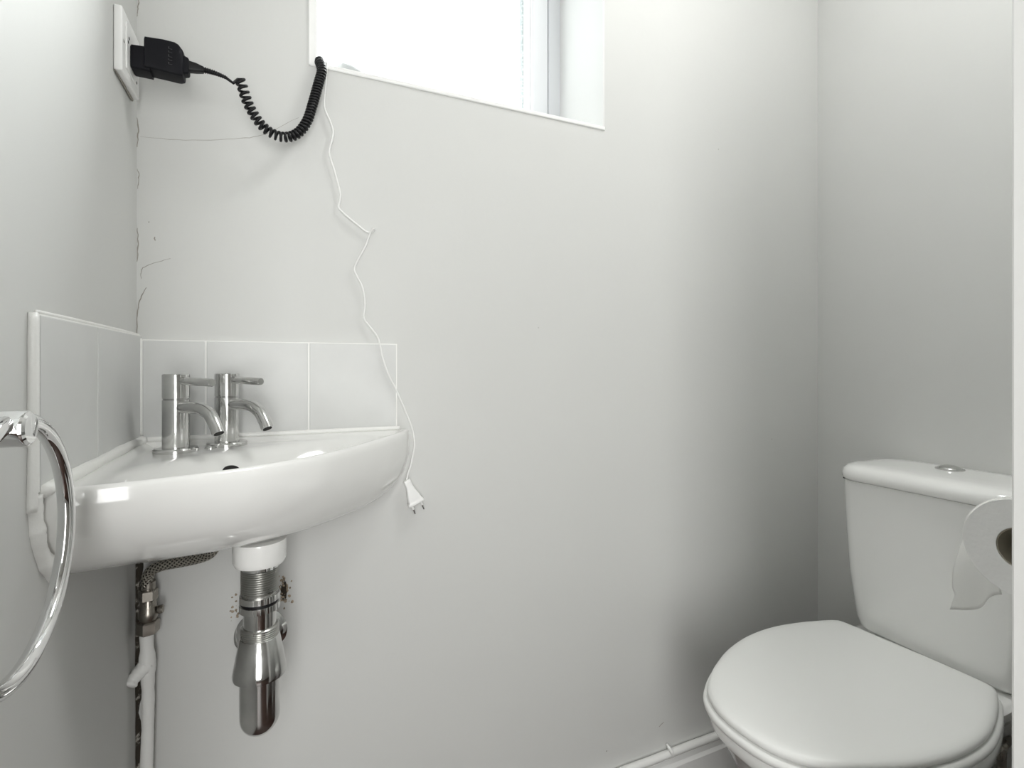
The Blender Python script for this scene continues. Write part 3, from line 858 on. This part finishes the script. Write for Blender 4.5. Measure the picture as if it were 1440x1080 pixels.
lid = obj('seat_lid', plate_loft([(.022, .4425), (.014, .4420), (.006, .4405), (.0015, .4375), (0, .433), (.001, .4285), (.006, .4265), (.012, .4265)], oc, 3.4), 'wc_plastic', wcx, True, 60)
for sg in (-1, 1):
    obj('hinge', lathe(bmesh.new(), [(0, -.016), (.008, -.016), (.009, -.014), (.009, .014), (.008, .016), (0, .016)], 20, (1.352, CY + .078 * sg, .4195), 'Y'), 'wc_plastic', wcx, True, 40)
# cistern
CYC = -.345
def cis_ring(z, x0, hw, bow, x1=1.521, r=.036):
    out = []
    for x, y in rrect(x0, x1, -hw, hw, r, 7):
        f = (x1 - x) / (x1 - x0)
        out.append(Vector((x - bow * f * (1 - (y / hw) ** 2), y + CYC, z)))
    return out


bm = bmesh.new()
loft(bm, [cis_ring(.4205, 1.386, .128, .006), cis_ring(.4235, 1.374, .142, .008), cis_ring(.432, 1.366, .1495, .009), cis_ring(.45, 1.362, .1530, .010), cis_ring(.55, 1.352, .1625, .011), cis_ring(.65, 1.345, .1650, .012), cis_ring(.72, 1.341, .1660, .012), cis_ring(.7515, 1.340, .1662, .012), cis_ring(.7520, 1.344, .162, .012)])
cist = obj('cistern', bm, 'wc_ceramic', wcx, True, 60)
bm = bmesh.new()
loft(bm, [cis_ring(.7528, 1.340, .1645, .012, 1.5235, .048), cis_ring(.7545, 1.332, .1705, .012, 1.5245, .052), cis_ring(.7585, 1.3295, .1725, .012, 1.525, .054), cis_ring(.768, 1.329, .1730, .012, 1.525, .055), cis_ring(.7765, 1.332, .1705, .012, 1.524, .055), cis_ring(.783, 1.339, .1640, .012, 1.521, .052), cis_ring(.7865, 1.350, .154, .012, 1.515, .048), cis_ring(.788, 1.370, .136, .010, 1.503, .04), cis_ring(.7887, 1.40, .10, .006, 1.48, .03)])
obj('cistern_lid', bm, 'wc_ceramic', cist, True, 60)
obj('lid_gap', nbox(1.348, 1.515, CYC - .158, CYC + .158, .7512, .7535), 'dark', cist)
bt = lathe(bmesh.new(), [(.0245, .7880), (.0245, .7900), (.021, .7912), (.0205, .7900), (.0195, .7905), (.018, .7935), (.010, .7965), (0, .797)], 36, (1.462, -.334, 0))
obj('flush_button', bt, 'chrome', cist, True, 40)
# water feed behind the pan
fv = thing('cistern_feed_pipe', 'chrome feed valve and pipe low on the wall behind the toilet', 'pipe', (1.495, -.40, 0))
obj('feed_pipe', tube(bmesh.new(), catmull([(1.493, -.405, 0), (1.493, -.405, .12), (1.493, -.405, .235), (1.498, -.405, .252), (1.512, -.405, .258), (1.5268, -.405, .258)], 6), .0075, 14), 'nickel', fv, True)
fvv = obj('valve_body', lathe(bmesh.new(), [(0, .175), (.012, .175), (.014, .180), (.014, .205), (.011, .212), (0, .212)], 24, (1.493, -.405, 0)), 'chrome', fv, True, 40)
obj('valve_handle', lathe(bmesh.new(), [(0, -.016), (.010, -.016), (.012, -.019), (.012, -.028), (.009, -.031), (0, -.031)], 20, (1.485, -.405, .195), 'X'), 'black2', fvv, True, 40)

# ------------------------------------------------------------------ toilet roll and holder
RX0, RX1, RY, RZ, RR, RC = .9505, 1.048, -.6485, .7985, .0545, .0228
hd = thing('roll_holder', 'chrome toilet roll holder on the wall beside the door lining', 'holder', (1.065, FY, RZ))
obj('wall_plate', lathe(bmesh.new(), [(0, .0003), (.022, .0003), (.022, .004), (.020, .006), (0, .006)], 32, (1.066, FY, RZ + .012), 'Y'), 'chrome_bright', hd, True, 40)
obj('arm', tube(bmesh.new(), catmull([(1.066, FY + .004, RZ + .0135), (1.066, FY + .05, RZ + .0135), (1.064, RY - .008, RZ + .0135), (1.056, RY, RZ + .0135), (1.02, RY, RZ + .0135), (.970, RY, RZ + .0135)], 6), .0065, 16), 'chrome_bright', hd, True, 50)
roll = thing('toilet_roll', 'white toilet paper roll with its loose end hanging, beside the cistern', 'toilet roll', (1.0, RY, RZ - RR))
rnd = random.Random(4)
bm = bmesh.new(); SEG = 72
def rring(x, r, amp=0.0):
    return [Vector((x + rnd.uniform(-amp, amp), RY + r * (1 + rnd.uniform(-amp, amp) * 2) * math.cos(2 * math.pi * k / SEG), RZ + r * math.sin(2 * math.pi * k / SEG))) for k in range(SEG)]
rr = [rring(RX1, RC + .0006), rring(RX1, RR - .001), rring(RX1 - .001, RR), rring(RX0 + .002, RR), rring(RX0 - .0004, RR - .0006, .0009), rring(RX0 + .0006, RR - .012), rring(RX0 + .0002, RC + .003), rring(RX0 + .0004, RC + .0006)]
loft(bm, rr, False, False)
V = [list(bm.verts)[i * SEG:(i + 1) * SEG] for i in (len(rr) - 1, 0)]
for k in range(SEG): bm.faces.new((V[0][k], V[0][(k + 1) % SEG], V[1][(k + 1) % SEG], V[1][k]))
obj('paper_roll', bm, 'paper', roll, True, 40)
bm = bmesh.new()
loft(bm, [rring(RX0 + .0012, RC + .0004), rring(RX1 - .001, RC + .0004), rring(RX1 - .001, RC - .0008), rring(RX0 + .0012, RC - .0008), rring(RX0 + .0012, RC + .0004)], False, False)
obj('cardboard_core', bm, 'card', roll, True, 40)
# loose end: wraps over the top and hangs on the side of the cistern
bm = bmesh.new(); NU, NV = 22, 40; grid = []
rnd = random.Random(9)
edge = [rnd.uniform(-1, 1) for _ in range(NV + 1)]
for i in range(NV + 1):
    s = i / NV; row = []
    for j in range(NU + 1):
        u = j / NU
        x = RX0 + .0004 + (RX1 - RX0 - .0008) * u
        if s < .55:
            a = math.radians(112 - 116 * (s / .55)); lift = .0007 + .0012 * (1 - u) * math.sin(math.pi * s / .55) ** 2
            y = RY + (RR + lift) * math.cos(a); z = RZ + (RR + lift) * math.sin(a)
        else:
            q = (s - .55) / .45
            y = RY + (RR + .0012) * math.cos(math.radians(-4)) + .006 * math.sin(q * 3.0) + .004 * q * math.sin(u * 7 + q * 2) + .006 * q ** 5 * (1 - u)
            z = RZ - .004 - .0895 * q - .003 * q * math.sin(u * 5)
            x += -.004 * math.sin(q * 3.14) * (1 - u) + (.006 * math.exp(-((q - .82) / .08) ** 2) - .004 * q ** 8) * (1 - u) ** 2
        if j == 0: x += edge[i] * .0010 * (1 if s < .55 else .6)
        row.append(bm.verts.new((x, y, z)))
    grid.append(row)
for i in range(NV):
    for j in range(NU): bm.faces.new((grid[i][j], grid[i][j + 1], grid[i + 1][j + 1], grid[i + 1][j]))
bmesh.ops.recalc_face_normals(bm, faces=bm.faces[:])
bmesh.ops.solidify(bm, geom=bm.faces[:], thickness=.0005)
obj('loose_sheet', bm, 'sheet', roll, True)
